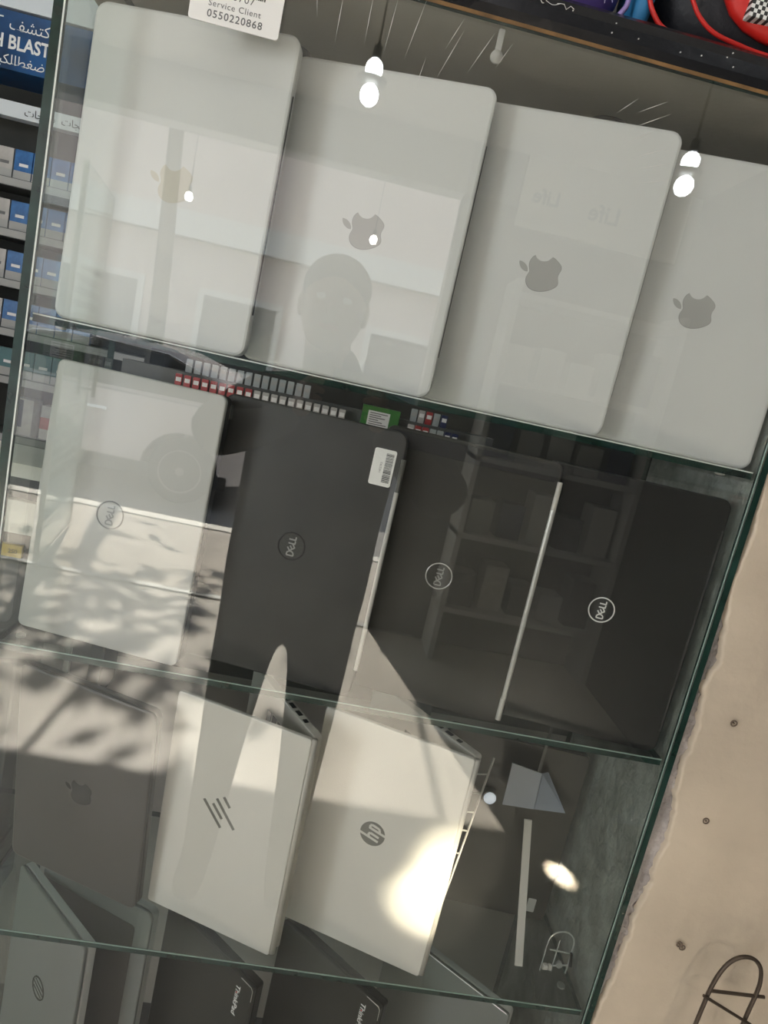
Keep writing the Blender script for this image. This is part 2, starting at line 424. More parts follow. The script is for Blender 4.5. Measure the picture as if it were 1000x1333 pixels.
for k in range(9):
    x = rr.uniform(0.12, 0.33); z = ZB + 0.012 + rr.uniform(0, 0.012); b.box((x, -0.0118, z), (x + 0.0011, -0.0095, z + 0.0008))
tag(b.build('edging_scratches', 'scratch', cover), kind='stuff')
# dark grommets in the underside and the latch that hangs from it
for x, y in ((-0.139, 0.178), (0.242, 0.150), (0.02, 0.21)):
    g = MB(); g.lathe([(0.0, -0.0005), (0.018, -0.0005), (0.021, -0.003), (0.023, -0.003), (0.025, 0.0)], (x, y, ZB), 28); g.build('cable_grommet', 'black_plastic', cab, smooth=True)
lt = MB(); lt.slab(0.0775, 0.0835, ZB - 0.0235, ZB, 0.006, 0.009, 0.0015, 0.0005); lt = lt.build('latch', 'latch', cab)
k = MB(); k.lathe([(0.0, -0.0030), (0.0035, -0.0028), (0.0038, 0.0), (0.0058, 0.0002), (0.0062, 0.003), (0.0, 0.003)], (0.0806, 0.0055, ZB - 0.0245), 20, 'y'); k.build('latch_pin', 'latch', lt, smooth=True)
# cling film wrinkles near the bulbs, their glints painted as pale slivers
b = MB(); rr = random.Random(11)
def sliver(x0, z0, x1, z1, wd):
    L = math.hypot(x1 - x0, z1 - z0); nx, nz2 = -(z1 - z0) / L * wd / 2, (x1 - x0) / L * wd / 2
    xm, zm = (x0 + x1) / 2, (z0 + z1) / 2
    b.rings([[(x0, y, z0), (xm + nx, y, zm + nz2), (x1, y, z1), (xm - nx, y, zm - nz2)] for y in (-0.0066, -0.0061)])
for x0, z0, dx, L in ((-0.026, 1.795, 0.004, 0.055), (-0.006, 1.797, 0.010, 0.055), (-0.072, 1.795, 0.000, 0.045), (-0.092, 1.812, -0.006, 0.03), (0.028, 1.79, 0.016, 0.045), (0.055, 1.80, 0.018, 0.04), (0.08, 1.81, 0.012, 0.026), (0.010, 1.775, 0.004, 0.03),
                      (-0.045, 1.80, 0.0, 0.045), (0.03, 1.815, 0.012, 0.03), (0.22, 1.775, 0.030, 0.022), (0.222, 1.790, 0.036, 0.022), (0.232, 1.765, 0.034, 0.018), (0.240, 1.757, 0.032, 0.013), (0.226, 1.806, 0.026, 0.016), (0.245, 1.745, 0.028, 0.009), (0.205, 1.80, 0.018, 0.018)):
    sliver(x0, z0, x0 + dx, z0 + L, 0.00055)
tag(b.build('wrinkle_glints', 'scratch', front), kind='stuff')

# ================================================================== laptops
BEZ = [(18.71, 19.5), 'c', -.83, 1.24, -1.71, 2.45, -3.05, 2.47, -1.34, .03, -1.77, -.79, -3.29, -.79, -1.53, 0, -2, .77, -3.27, .82, -1.31, .05, -2.3, -1.32, -3.14, -2.53,
       -1.61, -2.47, -2.92, -7.02, -1.16, -10.08, .87, -1.52, 2.43, -2.48, 4.12, -2.51, 1.28, -.02, 2.5, .87, 3.29, .87, .78, 0, 2.26, -1.07, 3.81, -.91, .65, .03, 2.47, .26, 3.64, 1.98,
       -.09, .06, -2.17, 1.28, -2.15, 3.81, .03, 3.02, 2.65, 4.03, 2.68, 4.04, -.03, .07, -.42, 1.44, -1.38, 2.83]
LEAF = [(13, 3.5), 'c', .73, -.83, 1.94, -1.46, 2.94, -1.5, .13, 1.17, -.34, 2.35, -1.04, 3.19, -.69, .85, -1.83, 1.51, -2.95, 1.42, -.15, -1.15, .41, -2.35, 1.05, -3.11]
def flatten(d, n=7):
    x, y = d[0]; v = d[2:]; pts = []
    for i in range(0, len(v), 6):
        c = v[i:i + 6]
        for k in range(n):
            t = k / n; u = 1 - t
            pts.append((x + 3 * u * u * t * c[0] + 3 * u * t * t * c[2] + t ** 3 * c[4], y + 3 * u * u * t * c[1] + 3 * u * t * t * c[3] + t ** 3 * c[5]))
        x += c[4]; y += c[5]
    return pts
def lidmap(cx, cz, front=0.0):
    """upright emblem (u right, v up) turned a quarter counter-clockwise on a standing lid"""
    return lambda u, v, d: Vector((cx - v, front - d, cz + u))
def scaled(poly, k): 
    cx_ = sum(p[0] for p in poly) / len(poly); cy_ = sum(p[1] for p in poly) / len(poly)
    return [(cx_ + (p[0] - cx_) * k, cy_ + (p[1] - cy_) * k) for p in poly]
def fruit(par, cx, cz, size, m, rim):
    s = size / 20.0; f = lidmap(cx, cz)
    body = [((x - 12) * s, (12.5 - y) * s) for x, y in flatten(BEZ)]; leaf = [((x - 12) * s, (12.5 - y) * s) for x, y in flatten(LEAF)]
    e = MB(); e.prism(scaled(body, 1.03), f, 0.0, 0.00015); e.prism(scaled(leaf, 1.06), f, 0, 0.00015); lg = e.build('emblem', rim, par)
    e = MB(); e.prism(body, f, 0.0001, 0.0003); e.build('emblem_body', m, lg)
    e = MB(); e.prism(leaf, f, 0.0001, 0.0003); e.build('emblem_leaf', m, lg)
def ring_emblem(par, cx, cz, rad, m, mtext):
    f = lidmap(cx, cz); n = 36; e = MB()
    o = [f(rad * math.cos(2 * math.pi * k / n), rad * math.sin(2 * math.pi * k / n), 0.0003) for k in range(n)]
    e.tube(o, rad * 0.055, 6, closed=True); lg = e.build('emblem_ring', m, par, smooth=True)
    e = MB(); s = rad / 10.0
    L = [[(-7, -2.6), (-7, 2.6)], [(-7, 2.6), (-5, 2.4)], [(-5, 2.4), (-3.9, 1.0)], [(-3.9, 1.0), (-3.9, -1.0)], [(-3.9, -1.0), (-5, -2.4)], [(-5, -2.4), (-7, -2.6)]]
    # tilted E
    def rt(p, a=R(38), c=(-0.9, 0)): return (c[0] + p[0] * math.cos(a) - p[1] * math.sin(a), c[1] + p[0] * math.sin(a) + p[1] * math.cos(a))
    L += [[rt((-1.6, -2.3)), rt((-1.6, 2.3))], [rt((-1.6, 2.2)), rt((1.6, 2.2))], [rt((-1.6, 0)), rt((1.5, 0))], [rt((-1.6, -2.2)), rt((1.6, -2.2))]]
    L += [[(2.0, 2.6), (2.0, -2.6)], [(2.0, -2.4), (4.2, -2.4)], [(5.0, 2.6), (5.0, -2.6)], [(5.0, -2.4), (7.3, -2.4)]]
    strokes(e, [[(a[0] * s, a[1] * s), (c[0] * s, c[1] * s)] for a, c in L], 1.0 * s, f, 0.0, 0.0004)
    e.build('emblem_letters', mtext, lg)
def laptop(name, label, loc, yaw, lean, wd, h, t, lidm, basem, rad=0.011, group=None, open_deg=0, lidt=None, rim=0.0018):
    root = thing(name, label, 'laptop', loc, (R(-lean), 0, R(-yaw)), group)
    lt = lidt or t * 0.32
    b = MB(); b.slab(-wd, 0, 0, h, 0, lt, rad, rim); lid = b.build('lid', lidm, root)
    b = MB(); b.slab(-wd, -0.0005, 0.0005, h - 0.0005, 0, t - lt - 0.001, rad, rim); base = b.build('base', basem, root)
    base.location = (0, lt + 0.001, 0); base.rotation_euler = (0, 0, R(-open_deg))
    return root, lid, base
G1 = 'silver laptops standing on the top shelf'
mac = [(-0.1072, 'silver laptop with a pale faded fruit emblem, beside the left glass side', 'fruit_pale', 'fruit_pale', 10.3, 1.2),
       (0.0907, 'silver fruit emblem laptop tucked behind the tagged one, second from the left on top shelf', 'fruit_grey', 'fruit_edge', 12.2, 0.9),
       (0.2841, 'silver fruit emblem laptop below the latch, third from the left on top shelf', 'fruit_grey', 'fruit_edge', 13.0, -1.6),
       (0.4590, 'silver fruit emblem laptop touching the right glass side, on the top shelf', 'fruit_grey', 'fruit_edge', 11.0, 0.0)]
for x, lab, m1, m2, yw, ln in mac:
    r, lid, base = laptop('silver_laptop', lab, (x, 0.0145, Z1 + max(0, ln) * 0.00028), yw, ln, 0.2125, 0.3118, 0.0155, 'silver_lid', 'silver_side', 0.0125, G1, rim=0.003)
    fruit(r, -0.1065, 0.1545, 0.0445, m1, m2)
    b = MB(); b.box((-0.002, 0.0045, 0.045), (0.0006, 0.0062, 0.2585)); b.build('hinge', 'black_plastic', r)
G2 = 'laptops standing on the middle shelf'
# silver one on the left
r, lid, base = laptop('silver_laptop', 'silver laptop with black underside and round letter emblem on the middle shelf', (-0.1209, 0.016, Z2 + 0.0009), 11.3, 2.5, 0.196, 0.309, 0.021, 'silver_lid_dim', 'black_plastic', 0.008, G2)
ring_emblem(r, -0.107, 0.152, 0.0155, 'ring_grey', 'ring_grey')
for z in (0.03, 0.27):
    b = MB(); b.slab(-0.05, -0.03, z, z + 0.012, 0.0205, 0.0225, 0.003, 0.0005); b.build('rubber_foot', 'hinge_dark', r)
b = MB(); b.box((-0.001, 0.009, 0.285), (0.0007, 0.017, 0.300)); b.build('port', 'hinge_dark', base)
# charcoal one with the bar code
r, lid, base = laptop('dark_laptop', 'charcoal laptop with a white bar code sticker near its hinge', (0.0785, 0.017, Z2 + 0.0009), 12, 2.5, 0.214, 0.311, 0.020, 'charcoal', 'black_plastic', 0.013, G2)
ring_emblem(r, -0.1035, 0.157, 0.0155, 'ring_dark', 'ring_grey')
b = MB(); b.tube([(0.0005, -0.0012, 0.035), (0.0005, -0.0012, 0.245)], 0.0026, 10); hg = b.build('hinge_bar', 'hinge_silver', r, smooth=False)
b = MB(); b.tube([(0.0005, -0.0012, 0.2452), (0.0005, -0.0012, 0.282)], 0.0028, 10); b.build('hinge_cap', 'hinge_dark', r)
b = MB(); b.slab(-0.0335, -0.0085, 0.248, 0.289, -0.0003, 0.0001, 0.0025, 0.0001); st = b.build('barcode_sticker', 'paper', r)
b = MB(); rr = random.Random(5); z = 0.2525
while z < 0.285:
    wz = rr.choice((0.0004, 0.0006, 0.0009)); b.box((-0.0195, -0.0005, z), (-0.0108, -0.0002, z + wz)); z += wz + rr.choice((0.0004, 0.0007))
b.build('bars', 'ink', st)
text('sticker_number', '14E27R3', 0.0034, 'ink_grey', lambda u, v, d: Vector((-0.0222 - v, -0.0003 - d, 0.262 + u)), st, align='LEFT')
# brown black one with chrome ring
r, lid, base = laptop('dark_laptop', 'brown black laptop with a chrome ring emblem and long silver hinge', (0.2564, 0.017, Z2 + 0.0009), 12, 2.5, 0.205, 0.315, 0.020, 'brown_black', 'black_plastic', 0.010, G2)
ring_emblem(r, -0.107, 0.156, 0.0152, 'ring_chrome', 'ring_chrome')
b = MB(); b.tube([(0.0, -0.0015, 0.034), (0.0, -0.0015, 0.262)], 0.0031, 10); b.build('hinge_bar', 'hinge_silver', r)
b = MB(); b.tube([(0.0, -0.0015, 0.2625), (0.0, -0.0015, 0.294)], 0.0031, 10); b.build('hinge_cap', 'warm_silver_side', r)
b = MB(); b.tube([(-0.0005, -0.0015, 0.007), (-0.0005, -0.0015, 0.0335)], 0.0034, 10); b.build('hinge_cap', 'hinge_silver', r)
b = MB(); b.slab(-0.2, -0.003, 0.292, 0.3108, -0.0005, 0.001, 0.006, 0.0004); b.build('lid_band', 'black_plastic', r)
# glossy black one on the right
r, lid, base = laptop('dark_laptop', 'glossy black laptop with a white ring emblem near the right glass side', (0.4553, 0.017, Z2), 9, 0, 0.212, 0.316, 0.020, 'black_lid', 'black_plastic', 0.012, G2)
ring_emblem(r, -0.108, 0.158, 0.0148, 'emblem_white', 'emblem_white')
b = MB(); b.tube([(-0.002, 0.0005, 0.03), (-0.002, 0.0005, 0.28)], 0.0022, 8); b.build('hinge_bar', 'black_plastic', r)

G3 = 'laptops standing on the lower glass shelf'
r, lid, base = laptop('grey_laptop', 'brownish dark grey laptop with a dark fruit emblem on the lower shelf', (-0.1258, 0.060, Z3), 20.3, -5.5, 0.199, 0.290, 0.016, 'space_grey', 'space_grey', 0.012, G3, rim=0.0025)
fruit(r, -0.099, 0.140, 0.040, 'space_grey_logo', 'space_grey_logo')
def vee(label, loc, yaw, wd, h, deg, lean):
    r, lid, base = laptop('open_laptop', label, loc, yaw, lean, wd, h, 0.019, 'warm_silver', 'warm_silver_side', 0.004, G3, open_deg=deg, lidt=0.006, rim=0.0012)
    base.location = (-0.0005, 0.008, 0)
    for k, (x, ww) in enumerate(((-0.030, 0.007), (-0.046, 0.011), (-0.064, 0.012), (-0.082, 0.006))):
        b = MB(); b.box((x - ww, 0.0028, h - 0.0012), (x, 0.0082, h + 0.0002)); b.build('port', 'black_plastic', base)
    b = MB(); b.tube([(0.0015, 0.0055, 0.002), (0.0015, 0.0055, h - 0.002)], 0.0042, 12); b.build('hinge_bar', 'warm_silver_side', r, smooth=True)
    b = MB(); b.box((-wd + 0.004, 0.0062, 0.006), (-0.006, 0.0066, h - 0.006)); b.build('screen', 'black_plastic', lid)
    b = MB(); rr = 0.0135
    for i in range(5):
        for j in range(13):
            x, z = -0.045 - i * 0.0155, 0.03 + j * (h - 0.06) / 13
            b.box((x - 0.012, -0.0008, z), (x, 0.0001, z + (h - 0.06) / 13 - 0.003))
    tag(b.build('keys', 'black_plastic', base), kind='stuff')
    return r
HP1 = vee('half open pale silver laptop with a slanted bar emblem', (0.0512, 0.0205, Z3), 20.4, 0.179, 0.306, 39, -2.5)
b = MB(); f = lambda u, v, d: Vector((u, -d, v))
c1 = (-0.0985, 0.168)
strokes(b, [[(c1[0] + a, c1[1] + c), (c1[0] + e, c1[1] + g)] for a, c, e, g in ((0.0025, 0.022, 0.0125, 0.0105), (-0.0065, 0.0165, 0.0225, -0.0165), (-0.0105, 0.008, 0.0045, -0.0085), (-0.0235, 0.0095, 0.0045, -0.021))], 0.0036, f, 0.0, 0.0003)
b.build('bar_emblem', 'badge_grey', HP1)
HP2 = vee('half open pale silver laptop with a round disc emblem', (0.2446, 0.0205, Z3), 20.6, 0.1935, 0.315, 32, -2.0)
f = lidmap(-0.100, 0.170); n = 36; rd = 0.0165
b = MB(); b.prism([(rd * math.cos(2 * math.pi * k / n), rd * math.sin(2 * math.pi * k / n)) for k in range(n)], f, 0, 0.0003); dk = b.build('disc_emblem', 'badge_grey', HP2)
b = MB(); s = rd / 10.0
hp = [[(-5.2, -5.5), (-1.6, 10.0)], [(-2.6, 2.6), (-0.6, 2.9)], [(-0.6, 2.9), (0.2, 1.6)], [(0.2, 1.6), (-1.6, -5.5)], [(1.5, -10), (4.3, 2.9)], [(3.6, 2.8), (6.6, 2.8)], [(6.6, 2.8), (7.3, 1.6)], [(7.3, 1.6), (5.9, -4.2)], [(5.9, -4.2), (5.0, -5.1)], [(5.0, -5.1), (2.8, -5.1)]]
strokes(b, [[(a[0] * s, a[1] * s), (c[0] * s, c[1] * s)] for a, c in hp], 1.9 * s, f, 0.0002, 0.0005); b.build('disc_letters', 'warm_silver', dk)
# dark one far back at the right end
r, lid, base = laptop('dark_laptop', 'black closed laptop at the back of the lower shelf, right end', (0.449, 0.150, Z3), 6, 0, 0.205, 0.272, 0.02, 'brown_black', 'black_plastic', 0.008, G3)
b = MB(); b.slab(-0.030, -0.018, 0.012, 0.034, -0.0003, 0.0001, 0.001, 0.0001, seg=2); b.build('spec_sticker', 'strip_grey', r)

G4 = 'laptops standing on the cabinet floor'
HB = 0.305
r, lid, base = laptop('grey_laptop', 'grey laptop with an oval slash emblem standing at the bottom left', (-0.1780, 0.050, Z4), 43, 0, 0.187, HB, 0.018, 'lid_grey', 'silver_side', 0.006, G4)
f = lidmap(-0.093, 0.170); b = MB()
b.tube([f(0.0155 * math.cos(2 * math.pi * k / 30), 0.0155 * math.sin(2 * math.pi * k / 30), 0.0002) for k in range(30)], 0.0011, 5, closed=True)
strokes(b, [[(-0.010, -0.009), (-0.004, 0.013)], [(-0.004, -0.013), (0.003, 0.014)], [(0.003, -0.0135), (0.009, 0.010)]], 0.0022, f, 0, 0.0003)
b.build('oval_emblem', 'ring_dark', r)
r, lid, base = laptop('grey_laptop', 'brownish laptop with rounded silver corner beside the oval emblem one', (-0.108, 0.100, Z4), 24, 0, 0.19, HB + 0.018, 0.018, 'lid_grey', 'silver_side', 0.012, G4)
b = MB(); b.slab(-0.185, -0.024, 0.006, HB - 0.012, -0.0006, 0.0005, 0.006, 0.0003); b.build('brown_film', 'space_grey', r)
for x, y, lab in ((0.0435, 0.048, 'black laptop lettered in white, below the slanted bar emblem laptop'), (0.214, 0.046, 'black laptop lettered in white and red, below the disc emblem laptop')):
    r, lid, base = laptop('dark_laptop', lab, (x, y, Z4), 42, 0, 0.19, 0.282, 0.02, 'brown_black', 'black_plastic', 0.004, G4)
    text('lid_lettering', 'ThinkPad', 0.0125, 'emblem_white', lambda u, v, d: Vector((-0.030 + v * 0.9, -d, 0.268 - u)), r, align='LEFT', bold=0.0002)
    b = MB(); b.lathe([(0, -0.0006), (0.0011, -0.0005), (0.0011, 0.0)], (-0.0275, 0, 0.256), 8, 'y'); b.build('red_dot', 'bag_red', r)
    b = MB(); b.tube([(-0.024, -0.0002, 0.2815), (-0.004, -0.0002, 0.2815), (-0.0006, -0.0002, 0.278), (-0.0004, -0.0002, 0.262)], 0.0005, 5); b.build('bright_rim', 'hinge_silver', r)
r, lid, base = laptop('grey_laptop', 'blue grey silver laptop standing at the bottom right with bright rim', (0.388, 0.046, Z4), 40, 0, 0.20, 0.298, 0.018, 'lid_grey', 'silver_side', 0.004, G4)
b = MB(); b.tube([(-0.198, -0.0002, 0.2975), (-0.004, -0.0002, 0.2975)], 0.0006, 5); b.build('bright_rim', 'hinge_silver', r)

# ================================================================== small things in and on the cabinet
# price card on the outside of the pane
t = thing('price_card', 'white card with a bar code and telephone number hung on the glass', 'card', (-0.2070, -0.0065, 1.784))
b = MB(); b.slab(0, 0.0835, 0, 0.062, -0.0016, 0, 0.003, 0.0003); b.build('card', 'paper', t)
fm = lambda x, z: (lambda u, v, d: Vector((x + u, -0.0016 - d, z + v)))
text('card_number', '2400707', 0.0095, 'ink_grey', fm(0.0215, 0.0232), t, space=1.1)
text('card_line', 'Service Client', 0.0075, 'ink_grey', fm(0.0165, 0.0143), t, space=1.12)
text('card_telephone', '0550220868', 0.0090, 'ink_grey', fm(0.0165, 0.0050), t, space=1.15, bold=0.0001)
b = MB(); rr = random.Random(8); x = 0.030
while x < 0.066:
    ww = rr.choice((0.0004, 0.0007, 0.0011)); b.box((x, -0.0019, 0.0285), (x + ww, -0.0015, 0.052)); x += ww + rr.choice((0.0005, 0.0008))
b.build('bars', 'ink', t)
# vague runged reflection built as a solid wire rack
t = thing('reflection_rack', 'slim pale runged rack standing in for a vague reflection right of the disc emblem laptop', 'rack', (0, 0, 0))
p0, p1 = Vector((0.2800, 0.062, 1.0756)), Vector((0.2570, 0.062, Z3 + 0.0015)); q0, q1 = Vector((0.2525, 0.062, 1.062)), Vector((0.2490, 0.062, Z3 + 0.0015))
for a, c in ((p0, p1), (q0, q1)):
    b = MB(); b.tube([a, c], 0.0015, 8); b.build('rail', 'latch', t)
for k in (0.06, 0.155, 0.25, 0.345, 0.46):
    b = MB(); b.tube([p0.lerp(p1, k + 0.02), q0.lerp(q1, k - 0.01)], 0.0012, 6); b.build('rung', 'latch', t)
# pale round spot built as a weakly glowing disc on the dark laptop
t = thing('glow_disc', 'small round pale glowing disc on the black laptop at the back', 'light', (0.321, 0.1515, 0.9655), (0, 0, R(-6)))
b = MB(); b.lathe([(0.0, -0.004), (0.006, -0.0035), (0.0088, -0.001), (0.0088, 0.0)], (0, 0, 0), 24, 'y'); b.build('disc_face', 'disc_glow', t, smooth=True)
b = MB(); b.lathe([(0.0, 0.0), (0.0105, 0.0), (0.0108, 0.012), (0.0, 0.012)], (0, 0, 0), 24, 'y'); b.build('housing', 'hinge_dark', t)
# vague blue-grey reflection built as a solid hanging sleeve
t = thing('reflection_sleeve', 'folded blue grey sleeve standing in for a vague reflection under the middle shelf', 'sleeve', (0, 0, 0))
b = MB()
for q in (((0.330, 1.038), (0.372, 1.033), (0.3745, 0.978), (0.332, 0.974)), ((0.3725, 1.033), (0.385, 1.031), (0.4253, 0.974), (0.375, 0.9785))):
    y0, y1 = (0.127, 0.121) if q[0][0] < 0.35 else (0.121, 0.131)
    ys = (y0, y1, y1, y0)
    b.rings([[(x, y + d, z) for (x, z), y in zip(q, ys)] for d in (0, 0.0012)])
b.build('leaf', 'sleeve', t)
solid('strip', 'hinge_dark', (0.366, 0.122, 1.03), (0.370, 0.1232, Z2 - 0.0088), t)
# vague pale reflection built as a solid leaning slat
b = MB(); a0, a1 = Vector((0.3883, 0.061, Z3 + 0.0005)), Vector((0.3760, 0.1315, Z3 + 0.172))
b.rings([[a + Vector(v) for v in ((-0.0055, 0, 0), (0.0055, 0, 0), (0.0055, 0.002, 0), (-0.0055, 0.002, 0))] for a in (a0, a1)])
tag(b.build('reflection_slat', 'latch'), 'pale slat standing in for a vague reflection on the lower shelf', 'slat')
b = MB(); b.rings([[(0.9956, -1.30, z), (1.112, -1.31, z), (1.105, -1.42, z)] for z in (0.0003, 0.0012)])  # added sheet under a spot lamp, shapes a bright mirrored patch
tag(b.build('patch_paper', 'paper'), 'three cornered white paper added on the floor to mirror as a bright patch', 'paper')
# wire holder by the right glass side
t = thing('wire_holder', 'small clear wire holder with an arched top by the right glass side', 'holder', (0.436, 0.060, Z3))
b = MB(); b.tube([(-0.018, 0, 0.042)] + [(0.018 * math.cos(R(a)), 0, 0.046 + 0.018 * math.sin(R(a))) for a in range(170, -1, -17)] + [(0.018, 0, 0.001)], 0.0012, 6); b.build('arch', 'clear_wire', t)
b = MB(); b.tube([(-0.013, 0, 0.034), (0.018, 0, 0.032)], 0.0012, 6); b.build('cross_wire', 'clear_wire', t)
b = MB(); b.tube([(0.016, -0.004, 0.036), (0.020, -0.004, 0.016)], 0.002, 8); b.build('black_pin', 'black_plastic', t)
b = MB(); b.tube([(-0.010, 0, 0.008), (0.018, 0, 0.014)], 0.0012, 6); b.lathe([(0.002, -0.002), (0.0045, -0.002), (0.0045, 0.002), (0.002, 0.002)], (0.006, 0, 0.013), 12, 'y'); b.build('lower_wire', 'clear_wire', t)
b = MB(); b.tube([(-0.016, 0, 0.007), (-0.010, 0, 0.007)], 0.0042, 10); b.tube([(-0.008, 0, 0.007), (-0.004, 0, 0.007)], 0.0042, 10); b.build('clamp', 'hinge_silver', t)
b = MB(); b.tube([(-0.002, 0.001, 0.0), (-0.002, 0.001, 0.05)], 0.0009, 6); b.tube([(-0.018, 0, 0.0), (-0.018, 0, 0.042)], 0.0009, 6); b.build('post', 'clear_wire', t)
# rod rack hooked on the plaster
t = thing('rod_rack', 'dark bent metal rod rack on the beige plaster wall', 'rack', (0, 0, -0.0145))
Y = -0.040
b = MB()
b.tube(smooth_path([(0.5725, Y, 0.758), (0.5775, Y, 0.868), (0.5795, Y, 0.897), (0.5835, Y, 0.918), (0.5915, Y, 0.936), (0.604, Y, 0.9455), (0.619, Y, 0.9455), (0.631, Y, 0.936), (0.637, Y, 0.920), (0.6385, Y, 0.900), (0.636, Y, 0.86), (0.633, Y, 0.758)]), 0.0025, 8); b.build('hoop', 'rod', t, smooth=True)
b = MB(); b.tube([(0.5795, Y, 0.8935), (0.650, Y, 0.8955)], 0.0021, 8); b.build('cross_rod', 'rod', t)
b = MB(); b.tube([(0.5705, Y - 0.004, 0.889), (0.642, Y - 0.004, 0.858)], 0.0019, 8); b.build('diagonal_rod', 'rod', t)
for x in (0.574, 0.633):
    b = MB(); b.tube([(x, Y, 0.76), (x, 0.004, 0.76)], 0.0021, 8); b.build('wall_pin', 'rod', t)
b = MB(); b.slab(0.658, 0.72, 1.02, 1.14, -0.03, 0.02, 0.004, 0.002)
tag(b.build('junction_box', 'rod'), 'dark metal box on the plaster at the frame edge above the rod rack', 'box')

# bags on top of the cabinet
ZT = ZB + 0.0362
def bag(name, label, c, r, m, e=0.8):
    t = thing(name, label, 'bag', (c[0], c[1], ZT))
    b = MB(); b.ellipsoid((0, 0, r[2] + 0.0005), r, 28, 14, e); b.build('body', m, t, smooth=True)
    return t
def pipe(t, pts, y, rad, m):
    b = MB(); b.tube(smooth_path([(x - t.location.x, y - t.location.y, z - t.location.z) for x, z in pts]), rad, 8); b.build('piping', m, t, smooth=True)
t = bag('pouch', 'purple pouch with pale scribbles and lavender piping on the cabinet top', (0.116, 0.077), (0.080, 0.062, 0.085), 'bag_purple', 0.45)
pipe(t, [(0.1955, 1.985), (0.1972, 1.95), (0.1965, 1.912), (0.1935, 1.901), (0.1855, 1.892), (0.170, 1.8905), (0.10, 1.890), (0.05, 1.890)], 0.020, 0.0026, 'lavender')
b = MB(); rr = random.Random(2)
for k in range(60):
    x, z = rr.uniform(-0.062, 0.066), rr.uniform(0.012, 0.13)
    n = 9; rd = rr.uniform(0.002, 0.0045); a0 = rr.uniform(0, 6); da = rr.uniform(0.35, 0.7)
    b.tube([(x + rd * math.cos(a0 + i * da), -0.0622, z + rd * math.sin(a0 + i * da)) for i in range(n)], 0.0005, 4)
tag(b.build('scribbles', 'scribble', t), kind='stuff')
t = bag('pouch', 'small blue pouch squeezed between the purple pouch and backpack', (0.2135, 0.055), (0.0125, 0.04, 0.05), 'bag_blue', 0.7)
t = bag('backpack', 'black backpack with red piping and a red checkered pocket on cabinet top', (0.350, 0.090), (0.122, 0.072, 0.12), 'bag_black', 0.55)
pipe(t, [(0.203, 1.96), (0.2088, 1.931), (0.216, 1.912), (0.2232, 1.9018), (0.2328, 1.8939), (0.2441, 1.8912), (0.262, 1.8915), (0.40, 1.893)], 0.014, 0.0024, 'bag_red')
pipe(t, [(0.237, 1.96), (0.2442, 1.9387), (0.256, 1.9213), (0.2671, 1.909), (0.2846, 1.8995), (0.3103, 1.8953), (0.3438, 1.893), (0.42, 1.8945)], 0.011, 0.0021, 'bag_red')
b = MB(); b.ellipsoid((0.018, -0.0705, 0.099), (0.090, 0.016, 0.080), 28, 12, 0.75); pk = b.build('pocket', 'bag_red', t, smooth=True)
b = MB()
for i in range(9):
    for j in range(8):
        b.mi = (i + j) % 2
        x, z = -0.040 + i * 0.0036, 0.030 + j * 0.0036
        b.box((x, -0.0885, z), (x + 0.0036, -0.078, z + 0.0036))
b.build('checker_patch', None, pk, mats=['emblem_white', 'ink'])

# ================================================================== goods behind and left of the cabinet
YC = 2.0
t = thing('tobacco_shelf', 'dark tiered display shelf with a blue lit header left of the cabinet', 'shelf', (0, 0, 0))
solid('back_panel', 'shop_dark', (-2.1, YC + 0.17, 0.9), (-0.75, YC + 0.19, 2.55), t)
tiers = [1.922 - 0.174 * k for k in range(5)]
for z in tiers + [1.01]:
    s = MB(); s.box((-2.1, YC - 0.01, z - 0.03), (-0.75, YC + 0.17, z)); s = s.build('tier', 'shelf_grey', t)
    solid('price_rail', 'strip_grey', (-2.1, YC - 0.016, z - 0.028), (-0.75, YC - 0.0105, z - 0.003), s)
solid('side_panel', 'shop_dark', (-2.12, YC - 0.02, 0), (-2.1, YC + 0.19, 2.55), t); solid('side_panel', 'shop_dark', (-0.75, YC - 0.02, 0), (-0.73, YC + 0.19, 2.55), t)
b = MB(); b.box((-2.1, YC - 0.03, 2.262), (-0.75, YC + 0.17, 2.445)); hd = b.build('header', 'sign_blue', t)
b = MB(); b.box((-2.1, YC - 0.035, 2.452), (-0.75, YC + 0.17, 2.56)); b.build('top_rail', 'sign_white', t)
b = MB(); b.box((-2.1, YC - 0.03, 2.115), (-0.75, YC + 0.02, 2.165)); lr = b.build('lettered_rail', 'sign_white', t)
sm = lambda x, z: (lambda u, v, d: Vector((x + u, YC - 0.031 - d, z + v)))
text('header_words', 'CRUSH BLAST', 0.060, 'emblem_white', lambda u, v, d: Vector((-1.213 + u * 0.84, YC - 0.031 - d, 2.328 + v)), hd, align='RIGHT', bold=0.0016)
ar1 = '\uFE8D\uFEDB\uFE98\uFEB8\uFED2'[::-1]
ar2 = '\uFE8D\uFEE0\uFEDC\uFE92\uFEB4\uFEEE\uFEDF\uFE94'[::-1]
ar3 = '\uFEE3\uFEE8\uFE98\uFEA0\uFE8E\uFE95'[::-1]
text('header_word', ar1, 0.050, 'emblem_white', sm(-1.207, 2.388), hd, align='RIGHT')
text('header_letter', 'T', 0.052, 'emblem_white', sm(-1.375, 2.388), hd, align='RIGHT')
text('header_word', '\uFE8D\uFEBF\uFED0\uFEC2'[::-1], 0.044, 'emblem_white', sm(-1.212, 2.278), hd, align='RIGHT')
text('header_word', ar2, 0.044, 'emblem_white', sm(-1.318, 2.278), hd, align='RIGHT')
text('rail_words', ar3 + '  ' + ar3, 0.034, 'ink', sm(-1.04, 2.128), lr, align='RIGHT')
